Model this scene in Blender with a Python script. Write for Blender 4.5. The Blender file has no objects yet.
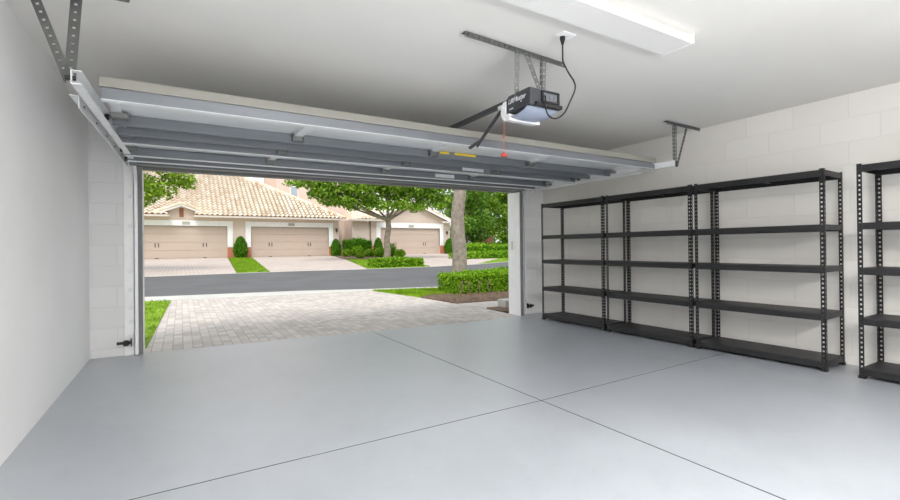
import bpy, math, random
from mathutils import Vector, Matrix
rnd = random.Random(7)
C = bpy.context.scene.collection
PI = math.pi

# ------------------------------------------------------------------ helpers
def lin(r, g, b):
    f = lambda c: (c/255/12.92) if c/255 <= .04045 else ((c/255+.055)/1.055)**2.4
    return (f(r), f(g), f(b), 1)

class MB:
    """collects shapes in world coordinates, linked as one mesh object"""
    def __init__(s): s.v = []; s.f = []; s.sm = []
    def add(s, vs, fs, smooth=False):
        o = len(s.v); s.v += [tuple(v) for v in vs]
        for f in fs: s.f.append([o+i for i in f]); s.sm.append(smooth)
        return s
    def box(s, x0, x1, y0, y1, z0, z1, bev=0):
        x0, x1 = sorted((x0, x1)); y0, y1 = sorted((y0, y1)); z0, z1 = sorted((z0, z1))
        if not bev:
            v = [(x, y, z) for z in (z0, z1) for y in (y0, y1) for x in (x0, x1)]
            return s.add(v, [(0,2,3,1),(4,5,7,6),(0,1,5,4),(1,3,7,5),(3,2,6,7),(2,0,4,6)])
        b = min(bev, (x1-x0)/2.01, (y1-y0)/2.01, (z1-z0)/2.01)
        rings = []
        for z, i in ((z0, b), (z0+b, 0), (z1-b, 0), (z1, b)):
            X0, X1, Y0, Y1 = x0+i, x1-i, y0+i, y1-i
            c = b
            rings.append([(X0+c,Y0,z),(X1-c,Y0,z),(X1,Y0+c,z),(X1,Y1-c,z),(X1-c,Y1,z),(X0+c,Y1,z),(X0,Y1-c,z),(X0,Y0+c,z)])
        v = sum(rings, []); f = [tuple(range(7,-1,-1)), tuple(range(24,32))]
        for r in range(3):
            for k in range(8):
                a, d = r*8+k, r*8+(k+1) % 8
                f.append((a, d, d+8, a+8))
        return s.add(v, f)
    def bar(s, p, q, w, t, up=(0,0,1)):
        """rectangular bar from p to q, w across, t along up"""
        p, q = Vector(p), Vector(q); d = (q-p).normalized(); u = Vector(up)
        sd = d.cross(u)
        if sd.length < 1e-4: sd = d.cross(Vector((1,0,0)))
        sd.normalize(); u = sd.cross(d).normalized()
        v = []
        for c in (p, q):
            for a, b in ((-1,-1),(1,-1),(1,1),(-1,1)): v.append(c+sd*(a*w/2)+u*(b*t/2))
        return s.add(v, [(3,2,1,0),(4,5,6,7),(0,1,5,4),(1,2,6,5),(2,3,7,6),(3,0,4,7)])
    def tube(s, pts, r, n=8, cap=True):
        pts = [Vector(p) for p in pts]; rs = r if isinstance(r, (list, tuple)) else [r]*len(pts)
        vs = []; ref = None
        for i, p in enumerate(pts):
            d = (pts[min(i+1, len(pts)-1)]-pts[max(i-1, 0)]).normalized()
            if ref is None:
                ref = d.orthogonal().normalized()
            else:
                ref = (ref-d*ref.dot(d))
                ref = ref.normalized() if ref.length > 1e-5 else d.orthogonal().normalized()
            b = d.cross(ref)
            for k in range(n):
                a = 2*PI*k/n
                vs.append(p+(ref*math.cos(a)+b*math.sin(a))*rs[i])
        fs = []
        for i in range(len(pts)-1):
            for k in range(n):
                a, c = i*n+k, i*n+(k+1) % n
                fs.append((a, c, c+n, a+n))
        s.add(vs, fs, True)
        if cap:
            m = (len(pts)-1)*n
            s.add(vs[:n], [tuple(range(n-1,-1,-1))]); s.add(vs[m:], [tuple(range(n))])
        return s
    def cyl(s, p, q, r, n=12): return s.tube([p, q], r, n)
    def prism(s, poly, fn, a, b):
        """poly [(u,v)] extruded between parameters a and b; fn(u,v,t)->xyz"""
        n = len(poly); v = [fn(u, w, a) for u, w in poly]+[fn(u, w, b) for u, w in poly]
        return s.add(v, [tuple(range(n-1,-1,-1)), tuple(range(n, 2*n))]+[(k, (k+1) % n, n+(k+1) % n, n+k) for k in range(n)])
    def sweep(s, prof, path, side=(1,0,0)):
        """closed profile [(u,v)] along path; u along side, v along normal"""
        sd = Vector(side); pts = [Vector(p) for p in path]; n = len(prof); vs = []
        for i, p in enumerate(pts):
            d = (pts[min(i+1, len(pts)-1)]-pts[max(i-1, 0)]).normalized(); nm = d.cross(sd).normalized()
            for u, v in prof: vs.append(p+sd*u+nm*v)
        fs = [tuple(range(n-1,-1,-1)), tuple(range(len(vs)-n, len(vs)))]
        for i in range(len(pts)-1):
            for k in range(n):
                a, c = i*n+k, i*n+(k+1) % n
                fs.append((a, c, c+n, a+n))
        return s.add(vs, fs)
    def ball(s, c, rx, ry, rz, nu=12, nv=8, z0=-1.0):
        vs = []; fs = []
        for j in range(nv+1):
            t = math.asin(z0)+(PI/2-math.asin(z0))*j/nv
            for k in range(nu):
                a = 2*PI*k/nu
                vs.append((c[0]+rx*math.cos(t)*math.cos(a), c[1]+ry*math.cos(t)*math.sin(a), c[2]+rz*math.sin(t)))
        for j in range(nv):
            for k in range(nu):
                a, b = j*nu+k, j*nu+(k+1) % nu
                fs.append((a, b, b+nu, a+nu))
        return s.add(vs, fs, True)
    def perf(s, o, eu, ev, en, L, W, t, pitch=.04, hole=.016, off=None):
        """perforated flat strip with a row of square holes: length L along eu, width W along ev, thickness t along en"""
        o, eu, ev, en = Vector(o), Vector(eu).normalized(), Vector(ev).normalized(), Vector(en).normalized()
        n = max(1, int(L/pitch)); p = L/n; h = hole/2
        P = lambda a, b, c: o+eu*a+ev*b+en*c
        ys = (0, W/2-h, W/2+h, W)
        for k in range(n):
            xs = (k*p, k*p+p/2-h, k*p+p/2+h, (k+1)*p)
            for c, fl in ((0, 1), (t, 0)):
                vs = [P(x, y, c) for y in ys for x in xs]; fs = []
                for j in range(3):
                    for i in range(3):
                        if i == 1 and j == 1: continue
                        q = (j*4+i, j*4+i+1, j*4+i+5, j*4+i+4)
                        fs.append(q[::-1] if fl else q)
                s.add(vs, fs)
            a, b, c, d = (xs[1],ys[1]),(xs[2],ys[1]),(xs[2],ys[2]),(xs[1],ys[2])
            for u, w in ((b,a),(c,b),(d,c),(a,d)):
                s.add([P(*u,0), P(*w,0), P(*w,t), P(*u,t)], [(0,1,2,3)])
        for y0, r in ((0, 1), (W, 0)):
            f = (0,1,2,3); s.add([P(0,y0,0), P(L,y0,0), P(L,y0,t), P(0,y0,t)], [f if r else f[::-1]])
        for x0, r in ((0, 0), (L, 1)):
            f = (0,1,2,3); s.add([P(x0,0,0), P(x0,W,0), P(x0,W,t), P(x0,0,t)], [f if r else f[::-1]])
        return s
    def build(s, name, m, parent=None, bevel=0):
        ox = Vector(ORG[parent]) if parent is not None else Vector((0,0,0))
        me = bpy.data.meshes.new(name)
        me.from_pydata([tuple(Vector(v)-ox) for v in s.v], [], s.f)
        me.polygons.foreach_set('use_smooth', s.sm)
        ms = m if isinstance(m, (list, tuple)) else [m]
        for x in ms: me.materials.append(x)
        me.update()
        o = bpy.data.objects.new(name, me); C.objects.link(o)
        if parent is not None: o.parent = parent
        ORG[o] = ox
        if bevel:
            b = o.modifiers.new('Bevel', 'BEVEL'); b.width = bevel; b.segments = 2; b.limit_method = 'ANGLE'
        return o
ORG = {}

def thing(name, label, cat, loc, group=None):
    o = bpy.data.objects.new(name, None); C.objects.link(o); o.location = loc
    o.empty_display_size = .1
    ORG[o] = Vector(loc); return tag(o, label, cat, group)
def tag(o, label, cat, group=None, kind=None):
    o['label'] = label; o['category'] = cat
    if group: o['group'] = group
    if kind: o['kind'] = kind
    return o
def struct(o, label=None, cat=None):
    o['kind'] = 'structure'
    if label: o['label'] = label
    if cat: o['category'] = cat
    return o
def rebase(o):
    """move a single-mesh object's origin to the bottom centre of its mesh"""
    me = o.data; xs = [v.co for v in me.vertices]
    c = Vector(((min(v.x for v in xs)+max(v.x for v in xs))/2, (min(v.y for v in xs)+max(v.y for v in xs))/2, min(v.z for v in xs)))
    me.transform(Matrix.Translation(-c)); o.location = o.location+c; ORG[o] = ORG[o]+c
    return o
def copy_tree(o, parent=None):
    c = o.copy(); C.objects.link(c)
    if parent is not None: c.parent = parent
    for ch in list(o.children): copy_tree(ch, c)
    return c

# ------------------------------------------------------------------ materials
class NT:
    def __init__(s, name):
        s.m = bpy.data.materials.new(name); s.m.use_nodes = True
        s.t = s.m.node_tree; s.b = s.t.nodes['Principled BSDF']
    def n(s, typ, **kw):
        x = s.t.nodes.new(typ)
        for k, v in kw.items():
            if k.startswith('_'): setattr(x, k[1:], v)
            else: x.inputs[k.replace('_', ' ')].default_value = v
        return x
    def l(s, a, ao, b, bi): s.t.links.new(a.outputs[ao], b.inputs[bi])
    def pos(s, kind='pos'):
        if kind == 'pos': return s.n('ShaderNodeNewGeometry'), 'Position'
        return s.n('ShaderNodeTexCoord'), 'Object'
    def noise(s, scale, detail=3, src=None, rough=.55, stretch=None):
        g, out = src or s.pos()
        x = s.n('ShaderNodeTexNoise', Scale=scale, Detail=detail, Roughness=rough)
        if stretch:
            mp = s.n('ShaderNodeMapping'); mp.inputs['Scale'].default_value = stretch
            s.l(g, out, mp, 'Vector'); s.l(mp, 'Vector', x, 'Vector')
        else: s.l(g, out, x, 'Vector')
        return x
    def ramp(s, a, ao, stops):
        r = s.n('ShaderNodeValToRGB'); e = r.color_ramp.elements
        while len(e) < len(stops): e.new(.5)
        for i, (p, c) in enumerate(stops): e[i].position = p; e[i].color = c
        s.l(a, ao, r, 'Fac'); return r
    def bump(s, a, ao, strength, dist, prev=None):
        b = s.n('ShaderNodeBump', Strength=strength, Distance=dist)
        s.l(a, ao, b, 'Height')
        if prev: s.l(prev, 'Normal', b, 'Normal')
        s.l(b, 'Normal', s.b, 'Normal'); return b
    def set(s, col=None, rough=.5, metal=0, spec=None):
        if col: s.b.inputs['Base Color'].default_value = col
        s.b.inputs['Roughness'].default_value = rough; s.b.inputs['Metallic'].default_value = metal
        if spec is not None: s.b.inputs['Specular IOR Level'].default_value = spec
        return s

def plain(name, col, rough=.5, metal=0, var=.06, scale=6, bump=0, spec=None, kind='pos'):
    t = NT(name).set(col, rough, metal, spec)
    n = t.noise(scale, 4, t.pos(kind))
    d = [max(0, c*(1-var)) for c in col[:3]]+[1]; u = [min(1, c*(1+var)) for c in col[:3]]+[1]
    r = t.ramp(n, 'Fac', [(.35, d), (.65, u)]); t.l(r, 'Color', t.b, 'Base Color')
    if bump: t.bump(t.noise(scale*12, 3, t.pos(kind)), 'Fac', bump, .01)
    return t.m

def brick_mat(name, c1, c2, mortar, w, h, msize, axes, phase=(0,0), offset=.5, rough=.7, bump=.3, cvar=.5, mdist=.004, big=None, msmooth=.1):
    t = NT(name).set(None, rough)
    g, o = t.pos(); sp = t.n('ShaderNodeSeparateXYZ'); t.l(g, o, sp, 'Vector')
    cb = t.n('ShaderNodeCombineXYZ')
    for i, ax in enumerate(axes):
        a = t.n('ShaderNodeMath', _operation='SUBTRACT'); a.inputs[1].default_value = phase[i]
        t.l(sp, ax, a, 0); t.l(a, 'Value', cb, 'XY'[i])
    b = t.n('ShaderNodeTexBrick', _offset=offset, Scale=1.0, Mortar_Size=msize, Mortar_Smooth=msmooth, Bias=0.0, Brick_Width=w, Row_Height=h)
    b.inputs['Color1'].default_value = c1; b.inputs['Color2'].default_value = c2; b.inputs['Mortar'].default_value = mortar
    t.l(cb, 'Vector', b, 'Vector')
    last = b; lo = 'Color'
    if big:
        n = t.noise(big, 4)
        mx = t.n('ShaderNodeMixRGB', _blend_type='MULTIPLY', Fac=cvar)
        r = t.ramp(n, 'Fac', [(.3, (.78,.77,.76,1)), (.7, (1,1,1,1))])
        t.l(b, 'Color', mx, 'Color1'); t.l(r, 'Color', mx, 'Color2'); last, lo = mx, 'Color'
    t.l(last, lo, t.b, 'Base Color')
    inv = t.n('ShaderNodeMath', _operation='SUBTRACT'); inv.inputs[0].default_value = 1
    t.l(b, 'Fac', inv, 1)
    bp = t.bump(inv, 'Value', bump, mdist)
    t.bump(t.noise(90, 3), 'Fac', .12, .004, bp)
    return t.m

M = {}
M['wall'] = plain('painted_drywall', lin(240,240,240), .6, var=.02, scale=1.5, bump=.04)
M['ceiling'] = plain('ceiling_paint', lin(226,224,220), .8, var=.02, scale=1.2, bump=.05)
M['block'] = brick_mat('painted_block_side', lin(229,226,222), lin(224,221,217), lin(221,218,213), .452, .225, .006, 'YZ', (2.187, 2.565-.225*12), rough=.55, bump=.4, mdist=.004, msmooth=.4)
M['blockf'] = brick_mat('painted_block_front', lin(226,226,226), lin(221,221,221), lin(216,216,215), .452, .225, .006, 'XZ', (-.60, 2.565-.225*12), rough=.55, bump=.4, mdist=.004, msmooth=.4)
M['white'] = plain('white_paint', lin(244,244,244), .45, var=.02)
M['trimwhite'] = plain('white_stucco_trim', lin(250,250,252), .7, var=.03)
# epoxy floor
t = NT('epoxy_floor').set(None, .3, 0, .5)
a = t.noise(.9, 6, rough=.65); b = t.noise(7, 5, rough=.7)
r1 = t.ramp(a, 'Fac', [(.3, lin(158,163,170)), (.7, lin(172,177,184))])
r2 = t.ramp(b, 'Fac', [(.28, (.9,.9,.89,1)), (.5, (1,1,1,1))])
mx = t.n('ShaderNodeMixRGB', _blend_type='MULTIPLY', Fac=.7); t.l(r1, 'Color', mx, 'Color1'); t.l(r2, 'Color', mx, 'Color2')
sp = t.noise(3.1, 8, rough=.8); r3 = t.ramp(sp, 'Fac', [(.28, (.72,.70,.68,1)), (.345, (1,1,1,1))])
mx2 = t.n('ShaderNodeMixRGB', _blend_type='MULTIPLY', Fac=.22); t.l(mx, 'Color', mx2, 'Color1'); t.l(r3, 'Color', mx2, 'Color2')
t.l(mx2, 'Color', t.b, 'Base Color')
rr = t.n('ShaderNodeMapRange', To_Min=.30, To_Max=.42); t.l(a, 'Fac', rr, 'Value'); t.l(rr, 'Result', t.b, 'Roughness'); t.b.inputs['IOR'].default_value = 1.75; t.b.inputs['Coat Weight'].default_value = .8; t.b.inputs['Coat Roughness'].default_value = .38; t.b.inputs['Coat IOR'].default_value = 1.7
t.bump(t.noise(30, 4), 'Fac', .06, .004)
M['floor'] = t.m
M['joint'] = plain('joint_filler', lin(40,39,38), .9)
M['paver'] = brick_mat('concrete_pavers', lin(224,215,207), lin(196,188,181), lin(170,163,157), .16, .105, .004, 'YX', (6.1, -.3), rough=.85, bump=.35, mdist=.004, big=.9, cvar=.7)
M['paverf'] = brick_mat('pale_pavers', lin(216,202,192), lin(204,190,182), lin(178,165,156), .30, .20, .012, 'XY', (0, 0), rough=.85, bump=.4, big=.4, cvar=.5)
M['concrete'] = plain('pale_concrete', lin(204,202,196), .85, var=.06, scale=2.5, bump=.15)
M['asphalt'] = plain('asphalt', lin(102,102,104), .85, var=.10, scale=.8, bump=.25)
M['mulch'] = plain('bark_mulch', lin(128,106,88), .95, var=.45, scale=22, bump=.9)
M['soil'] = plain('ground_soil', lin(98,120,48), .95, var=.3, scale=3)
t = NT('grass_blades').set(None, .6, 0, .2)
a = t.noise(2.2, 5); r = t.ramp(a, 'Fac', [(.3, lin(104,138,22)), (.5, lin(128,164,30)), (.72, lin(148,180,48))]); t.l(r, 'Color', t.b, 'Base Color')
t.bump(t.noise(60, 3), 'Fac', .5, .02)
M['grass'] = t.m
def leafmat(name, dark, mid, light):
    t = NT(name).set(None, .5, 0, .25)
    g = t.n('ShaderNodeNewGeometry')
    r = t.ramp(g, 'Random Per Island', [(0, dark), (.5, mid), (1, light)])
    t.l(r, 'Color', t.b, 'Base Color')
    tr = t.n('ShaderNodeBsdfTranslucent'); t.l(r, 'Color', tr, 'Color')
    ms = t.n('ShaderNodeMixShader', Fac=.35)
    t.t.links.new(t.b.outputs[0], ms.inputs[1]); t.t.links.new(tr.outputs[0], ms.inputs[2])
    t.t.links.new(ms.outputs[0], t.t.nodes['Material Output'].inputs['Surface'])
    return t.m
M['leafA'] = leafmat('leaf_bright', lin(92,130,24), lin(132,170,38), lin(172,202,62))
M['leafB'] = leafmat('leaf_mid', lin(76,118,26), lin(120,162,42), lin(170,200,78))
M['leafC'] = leafmat('leaf_deep', lin(78,118,36), lin(112,156,54), lin(160,194,84))
M['leafH'] = leafmat('leaf_hedge', lin(84,128,16), lin(126,176,24), lin(176,212,60))
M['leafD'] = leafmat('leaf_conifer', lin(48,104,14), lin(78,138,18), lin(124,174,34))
M['bark'] = plain('bark', lin(148,138,126), .9, var=.25, scale=9, bump=.8)
M['barkd'] = plain('bark_dark', lin(142,130,118), .9, var=.25, scale=6, bump=.8)
M['twig'] = plain('twig', lin(150,126,104), .9)
M['stucco'] = plain('house_stucco', lin(220,203,191), .9, var=.03, scale=1.2, bump=.1)
M['stucco2'] = plain('house_stucco_upper', lin(236,216,204), .9, var=.03, scale=1.2, bump=.1)
M['terra'] = plain('terracotta_band', lin(200,128,104), .9, var=.06, scale=2)
M['panel'] = plain('house_door_panel', lin(202,184,171), .6, var=.02, scale=1)
M['brown'] = plain('brown_wood', lin(150,100,76), .8, var=.1)
M['dark'] = plain('dark_hardware', lin(60,54,52), .5, .3)
M['plaque'] = plain('number_plaque', lin(178,182,168), .6)
M['deck'] = plain('roof_underlay', lin(206,172,140), .9)
M['gutter'] = plain('gutter_metal', lin(222,214,206), .5)
# roof tiles
t = NT('clay_roof_tile').set(None, .85)
g, o = t.pos(); sp = t.n('ShaderNodeVectorMath', _operation='SNAP'); sp.inputs[1].default_value = (.3, .366, 50)
t.l(g, o, sp, 0); wn = t.n('ShaderNodeTexWhiteNoise', _noise_dimensions='3D'); t.l(sp, 'Vector', wn, 'Vector')
r = t.ramp(wn, 'Value', [(0, lin(214,190,162)), (.3, lin(232,216,192)), (.7, lin(240,226,204)), (1, lin(246,238,224))]); t.l(r, 'Color', t.b, 'Base Color')
M['tile'] = t.m
# metals
def steel(name, col, rough, metal=.0, streak=.1):
    t = NT(name).set(col, rough, metal)
    n = t.noise(3, 5, stretch=(.25, 6, 6)); d = [c*(1-streak) for c in col[:3]]+[1]; u = [min(1, c*(1+streak)) for c in col[:3]]+[1]
    r = t.ramp(n, 'Fac', [(.3, d), (.7, u)]); t.l(r, 'Color', t.b, 'Base Color')
    return t.m
M['doorin'] = steel('door_inner_skin', lin(232,234,236), .4, .1, .05)
M['strut'] = steel('galvanised_strut', lin(120,124,130), .4, .3, .08)
M['lip'] = steel('door_edge', lin(142,140,133), .5, 0, .06)
M['galv'] = steel('galvanised_track', lin(232,233,235), .35, .15, .05)
M['angle'] = plain('slotted_angle_steel', lin(128,130,128), .45, .4, var=.08, kind='pos')
M['anglem'] = plain('slotted_angle_grey', lin(100,102,100), .45, .4, var=.08)
M['angled'] = plain('slotted_angle_dark', lin(84,86,88), .45, .4)
M['seal'] = plain('dark_door_seal', lin(124,124,123), .55, .1)
M['rubber'] = plain('black_rubber', lin(24,24,25), .5)
M['black'] = plain('black_powder_coat', lin(30,30,32), .42, .1, var=.08)
M['board'] = plain('black_shelf_board', lin(38,38,40), .5, 0, var=.1)
M['opener'] = plain('charcoal_plastic', lin(62,64,68), .4)
M['openerd'] = plain('dark_plastic', lin(34,34,36), .4)
M['lens'] = plain('lens_plastic', lin(156,165,184), .25, 0, var=.02)
M['openerw'] = plain('white_plastic', lin(236,236,238), .35, 0, var=.02)
M['red'] = plain('red_cord', lin(190,70,54), .6)
M['yellow'] = plain('yellow_label', lin(232,200,60), .6)
M['labelw'] = plain('label_white', lin(222,224,226), .6)
M['plate'] = plain('beige_plate', lin(216,212,200), .5)
M['logo'] = plain('logo_grey', lin(205,208,212), .5)
t = NT('prismatic_diffuser').set(lin(232,231,229), .45)
w = t.n('ShaderNodeTexWave', Scale=14.0, Distortion=0.0, _bands_direction='X'); g, o = t.pos(); t.l(g, o, w, 'Vector'); t.bump(w, 'Fac', .25, .004)
M['diff'] = t.m
t = NT('fill_diffuser').set(lin(255,255,255), .4); t.b.inputs['Emission Color'].default_value = (1,.98,.95,1); t.b.inputs['Emission Strength'].default_value = .9  # glow for the added fill fixtures
M['lit'] = t.m
t = NT('window_glass').set(lin(180,196,210), .08); M['glass'] = t.m

# ------------------------------------------------------------------ garage shell
XL, XR, YB, CE = -.84, 5.45, -3.2, 2.565
def yw(x): return 6.11-.027*(x+.84)          # inner face of the front wall
OL, OR, OH, WT = -.375, 4.85, 2.10, .185
rot = -math.atan(.027)
# floor: four slabs with sawn joints over a filler bed
JX, JY, G = 2.325, 2.56, .0055
edge = [(-.98, 6.12), (-.36, 6.12), (1.57, 6.0), (2.66, 5.90), (4.15, 5.80), (4.60, 5.88), (4.85, 5.97), (5.6, 5.95)]
def edge_y(x):
    for (a, ya), (b, yb) in zip(edge, edge[1:]):
        if a <= x <= b: return ya+(yb-ya)*(x-a)/(b-a)
    return edge[-1][1]
f = MB()
jx = lambda y: JX+(1.0-y)*.013          # joints run a touch off square, as sawn
jy = lambda x: JY+max(0, x-JX)*.026
def slab(poly, z1=0.0, z0=-.12):
    f.prism(poly, lambda u, v, q: (u, v, q), z0, z1)
xs1 = [p for p in edge if p[0] < 2.2]; xs2 = [p for p in edge if p[0] > 2.4]
slab([(-.98, YB-.1), (jx(YB)-G, YB-.1), (jx(JY)-G, jy(JX)-G), (-.98, jy(-.98)-G)])
slab([(jx(YB)+G, YB-.1), (5.6, YB-.1), (5.6, jy(5.6)-G), (jx(JY)+G, jy(JX)-G)])
slab([(-.98, jy(0)+G), (jx(JY)-G, jy(JX)+G), (jx(6)-G, edge_y(jx(6)))]+xs1[::-1])
slab([(jx(JY)+G, jy(JX)+G), (5.6, jy(5.6)+G)]+xs2[::-1]+[(jx(6)+G, edge_y(jx(6)))])
fl = struct(f.build('floor', M['floor']))
bed = MB().prism([(-.9, YB), (5.5, YB), (5.5, 5.7), (-.9, 5.9)], lambda u, v, q: (u, v, q), -.06, -.0015).build('floor_joint_filler', M['joint'], fl)
struct(bed)
struct(MB().box(XL-.14, XL, YB-.1, 6.5, -.02, 2.75).build('wall_left', M['wall']))
struct(MB().box(XR, XR+.2, YB-.1, 6.5, -.02, 2.75).build('wall_right', M['block']))
struct(MB().box(XL, XR, YB-.15, YB, -.02, 2.75).build('wall_back', M['wall']))
struct(MB().box(XL-.14, XR+.2, YB-.1, 6.45, CE, CE+.18).build('ceiling', M['ceiling']))
def wseg(mb, x0, x1, z0, z1, d0=0, d1=WT):
    mb.prism([(x0, yw(x0)+d0), (x1, yw(x1)+d0), (x1, yw(x1)+d1), (x0, yw(x0)+d1)], lambda u, v, q: (u, v, q), z0, z1)
w = MB(); wseg(w, XL, OL, -.02, CE); wseg(w, OR, XR, -.02, CE); wseg(w, OL, OR, OH, CE)
struct(w.build('wall_front', M['blockf']))
# white jamb linings
w = MB(); wseg(w, OR-.012, OR+.01, 0, OH-.045, -.085, WT+.02); struct(w.build('trim_1', M['white']))
w = MB(); wseg(w, OL, OL+.012, 0, OH, .055, WT+.02); struct(w.build('trim_2', M['white']))
# dark weather-strip frame round the opening
w = MB(); wseg(w, OL-.06, OL+.006, 0, OH, -.02, .06); struct(w.build('trim_3', M['seal']))
w = MB(); wseg(w, OR+.012, OR+.075, 0, OH, -.08, -.001); struct(w.build('trim_4', M['seal']))
w = MB(); wseg(w, OL+.012, OR-.004, OH-.045, OH+.03, -.02, .06); struct(w.build('trim_5', M['seal']))
# painted jamb board by the left track
w = MB(); wseg(w, -.535, -.445, 0, CE, -.025, 0); struct(w.build('trim_6', M['white'], bevel=.003))

# ------------------------------------------------------------------ overhead door
DX0, DX1 = -.428, 4.955
DZ = 2.15
gd = thing('garage_door', 'wide grey sectional overhead door, raised open under the ceiling', 'garage door', (2.28, 4.7, DZ))
secs = [(3.435, 4.09), (4.09, 4.71), (4.71, 5.29), (5.29, 5.88)]
def strut(mb, y, x0, x1, h=.078, zt=DZ-.003, dep=.05):
    # hat-section stiffener hanging under the skin
    t_ = .006
    for (a, b, c, d) in ((y, y+t_, zt-h, zt), (y+dep-t_, y+dep, zt-h+t_, zt)):
        mb.box(x0, x1, a, b, c, d)
    return mb
def flange(o, y, x0, x1, h=.078, zt=DZ-.003, dep=.05):  # pale skin colour on the strut's underside stands in for light from below
    MB().box(x0, x1, y+.004, y+dep+.014, zt-h-.004, zt-h+.004).build('strut_flange_lit', M['doorin'], o)
rr_ = [DX1, DX1-.0, DX1, DX1]
hx = [.86, 2.2, 3.5]
sect = []
for i, (y0, y1) in enumerate(secs):
    s = MB().box(DX0, DX1, y0, y1-.006, DZ, DZ+.040)
    o = s.build('section', M['doorin'], gd); sect.append(o)
    # edge rail along the near edge of each section
    st = MB(); strut(st, y0+.004, DX0, DX1)
    st.build('strut', M['strut'], o)
    if i != 1: flange(o, y0+.004, DX0, DX1)
    if i == 1:
        st = MB(); strut(st, 4.44, DX0, DX1, .072); st.build('strut', M['strut'], o)
    if i == 3:
        st = MB(); strut(st, 5.56, DX0, DX1, .085, dep=.05); st.build('strut', M['strut'], o); flange(o, 5.56, DX0, DX1, .085)
    # end stiles and centre stiles
    for x in (DX0+.004, DX1-.064):
        MB().box(x, x+.06, y0+.056, y1-.012, DZ-.016, DZ).build('end_stile', M['galv'], o)
    if i in (0, 2):
        for x in hx:
            MB().box(x-.035, x+.035, y0+.056, y1-.008, DZ-.030, DZ).build('centre_stile', M['galv'], o)
    # hinges with rollers at the ends
    if i < 3:
        for x in hx:
            hmb = MB().box(x-.028, x+.028, y1-.05, y1+.002, DZ-.05, DZ-.016).cyl((x-.05, y1-.03, DZ-.056), (x+.05, y1-.03, DZ-.056), .013, 10)
            hmb.box(x-.05, x-.035, y1-.06, y1, DZ-.07, DZ-.02); hmb.box(x+.035, x+.05, y1-.06, y1, DZ-.07, DZ-.02)
            hmb.build('hinge', M['angle'], o)
    for sx, x in ((-1, DX0), (1, DX1)):
        yy = y1-.03 if i < 3 else y1-.1
        xi = x-sx*.1
        hmb = MB().box(min(x, xi), max(x, xi), yy-.06, yy+.02, DZ-.05, DZ-.016)
        hmb.cyl((x-sx*.09, yy-.02, DZ-.045), (x+sx*.012, yy-.02, DZ-.045), .009, 8)
        hmb.build('roller_bracket', M['angle'], o)
        MB().cyl((x+sx*.012, yy-.02, DZ-.045), (x+sx*.036, yy-.02, DZ-.045), .022, 14).build('roller', M['openerd'], o)
# beige end cap along the near (top) edge
MB().box(DX0-.005, DX1+.005, 3.42, 3.437, DZ-.014, DZ+.044).box(DX0-.005, DX1+.005, 3.42, 3.50, DZ+.04, DZ+.046).build('edge_cap', M['lip'], gd)
MB().box(DX0, DX1, 5.80, 5.815, DZ-.086, DZ-.003).box(DX0, DX1, 5.815, 5.87, DZ-.086, DZ-.08).build('bottom_retainer', M['strut'], gd)
MB().box(DX0, DX1, 5.876, 5.90, DZ-.08, DZ+.04).tube([(DX0, 5.905, DZ-.06), (DX1, 5.905, DZ-.06)], .026, 10).build('bottom_seal', M['seal'], gd)
gd.rotation_euler.y = -.006; gd.rotation_euler.z = .0215; gd.location.y -= .045
lb = MB().box(2.98, 3.30, 4.7095, 4.7115, DZ-.06, DZ-.018).build('warning_label', M['labelw'], gd); lb['label'] = 'small white sticker on grey strut'
lb = MB().box(2.93, 3.23, 5.2895, 5.2915, DZ-.065, DZ-.02).build('warning_label', M['labelw'], gd)
lb['label'] = 'small pale sticker on the farther strut'
lb = MB().box(2.22, 2.40, 4.0895, 4.0915, DZ-.03, DZ-.008).box(2.47, 2.74, 4.0895, 4.0915, DZ-.03, DZ-.006).build('warning_label', M['yellow'], gd); lb['label'] = 'yellow warning stickers'
lb = MB().box(2.48, 2.56, 3.60, 3.66, DZ-.003, DZ).box(2.60, 2.66, 3.60, 3.66, DZ-.003, DZ).build('warning_label', M['red'], gd); lb['label'] = 'red warning sticker'

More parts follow.
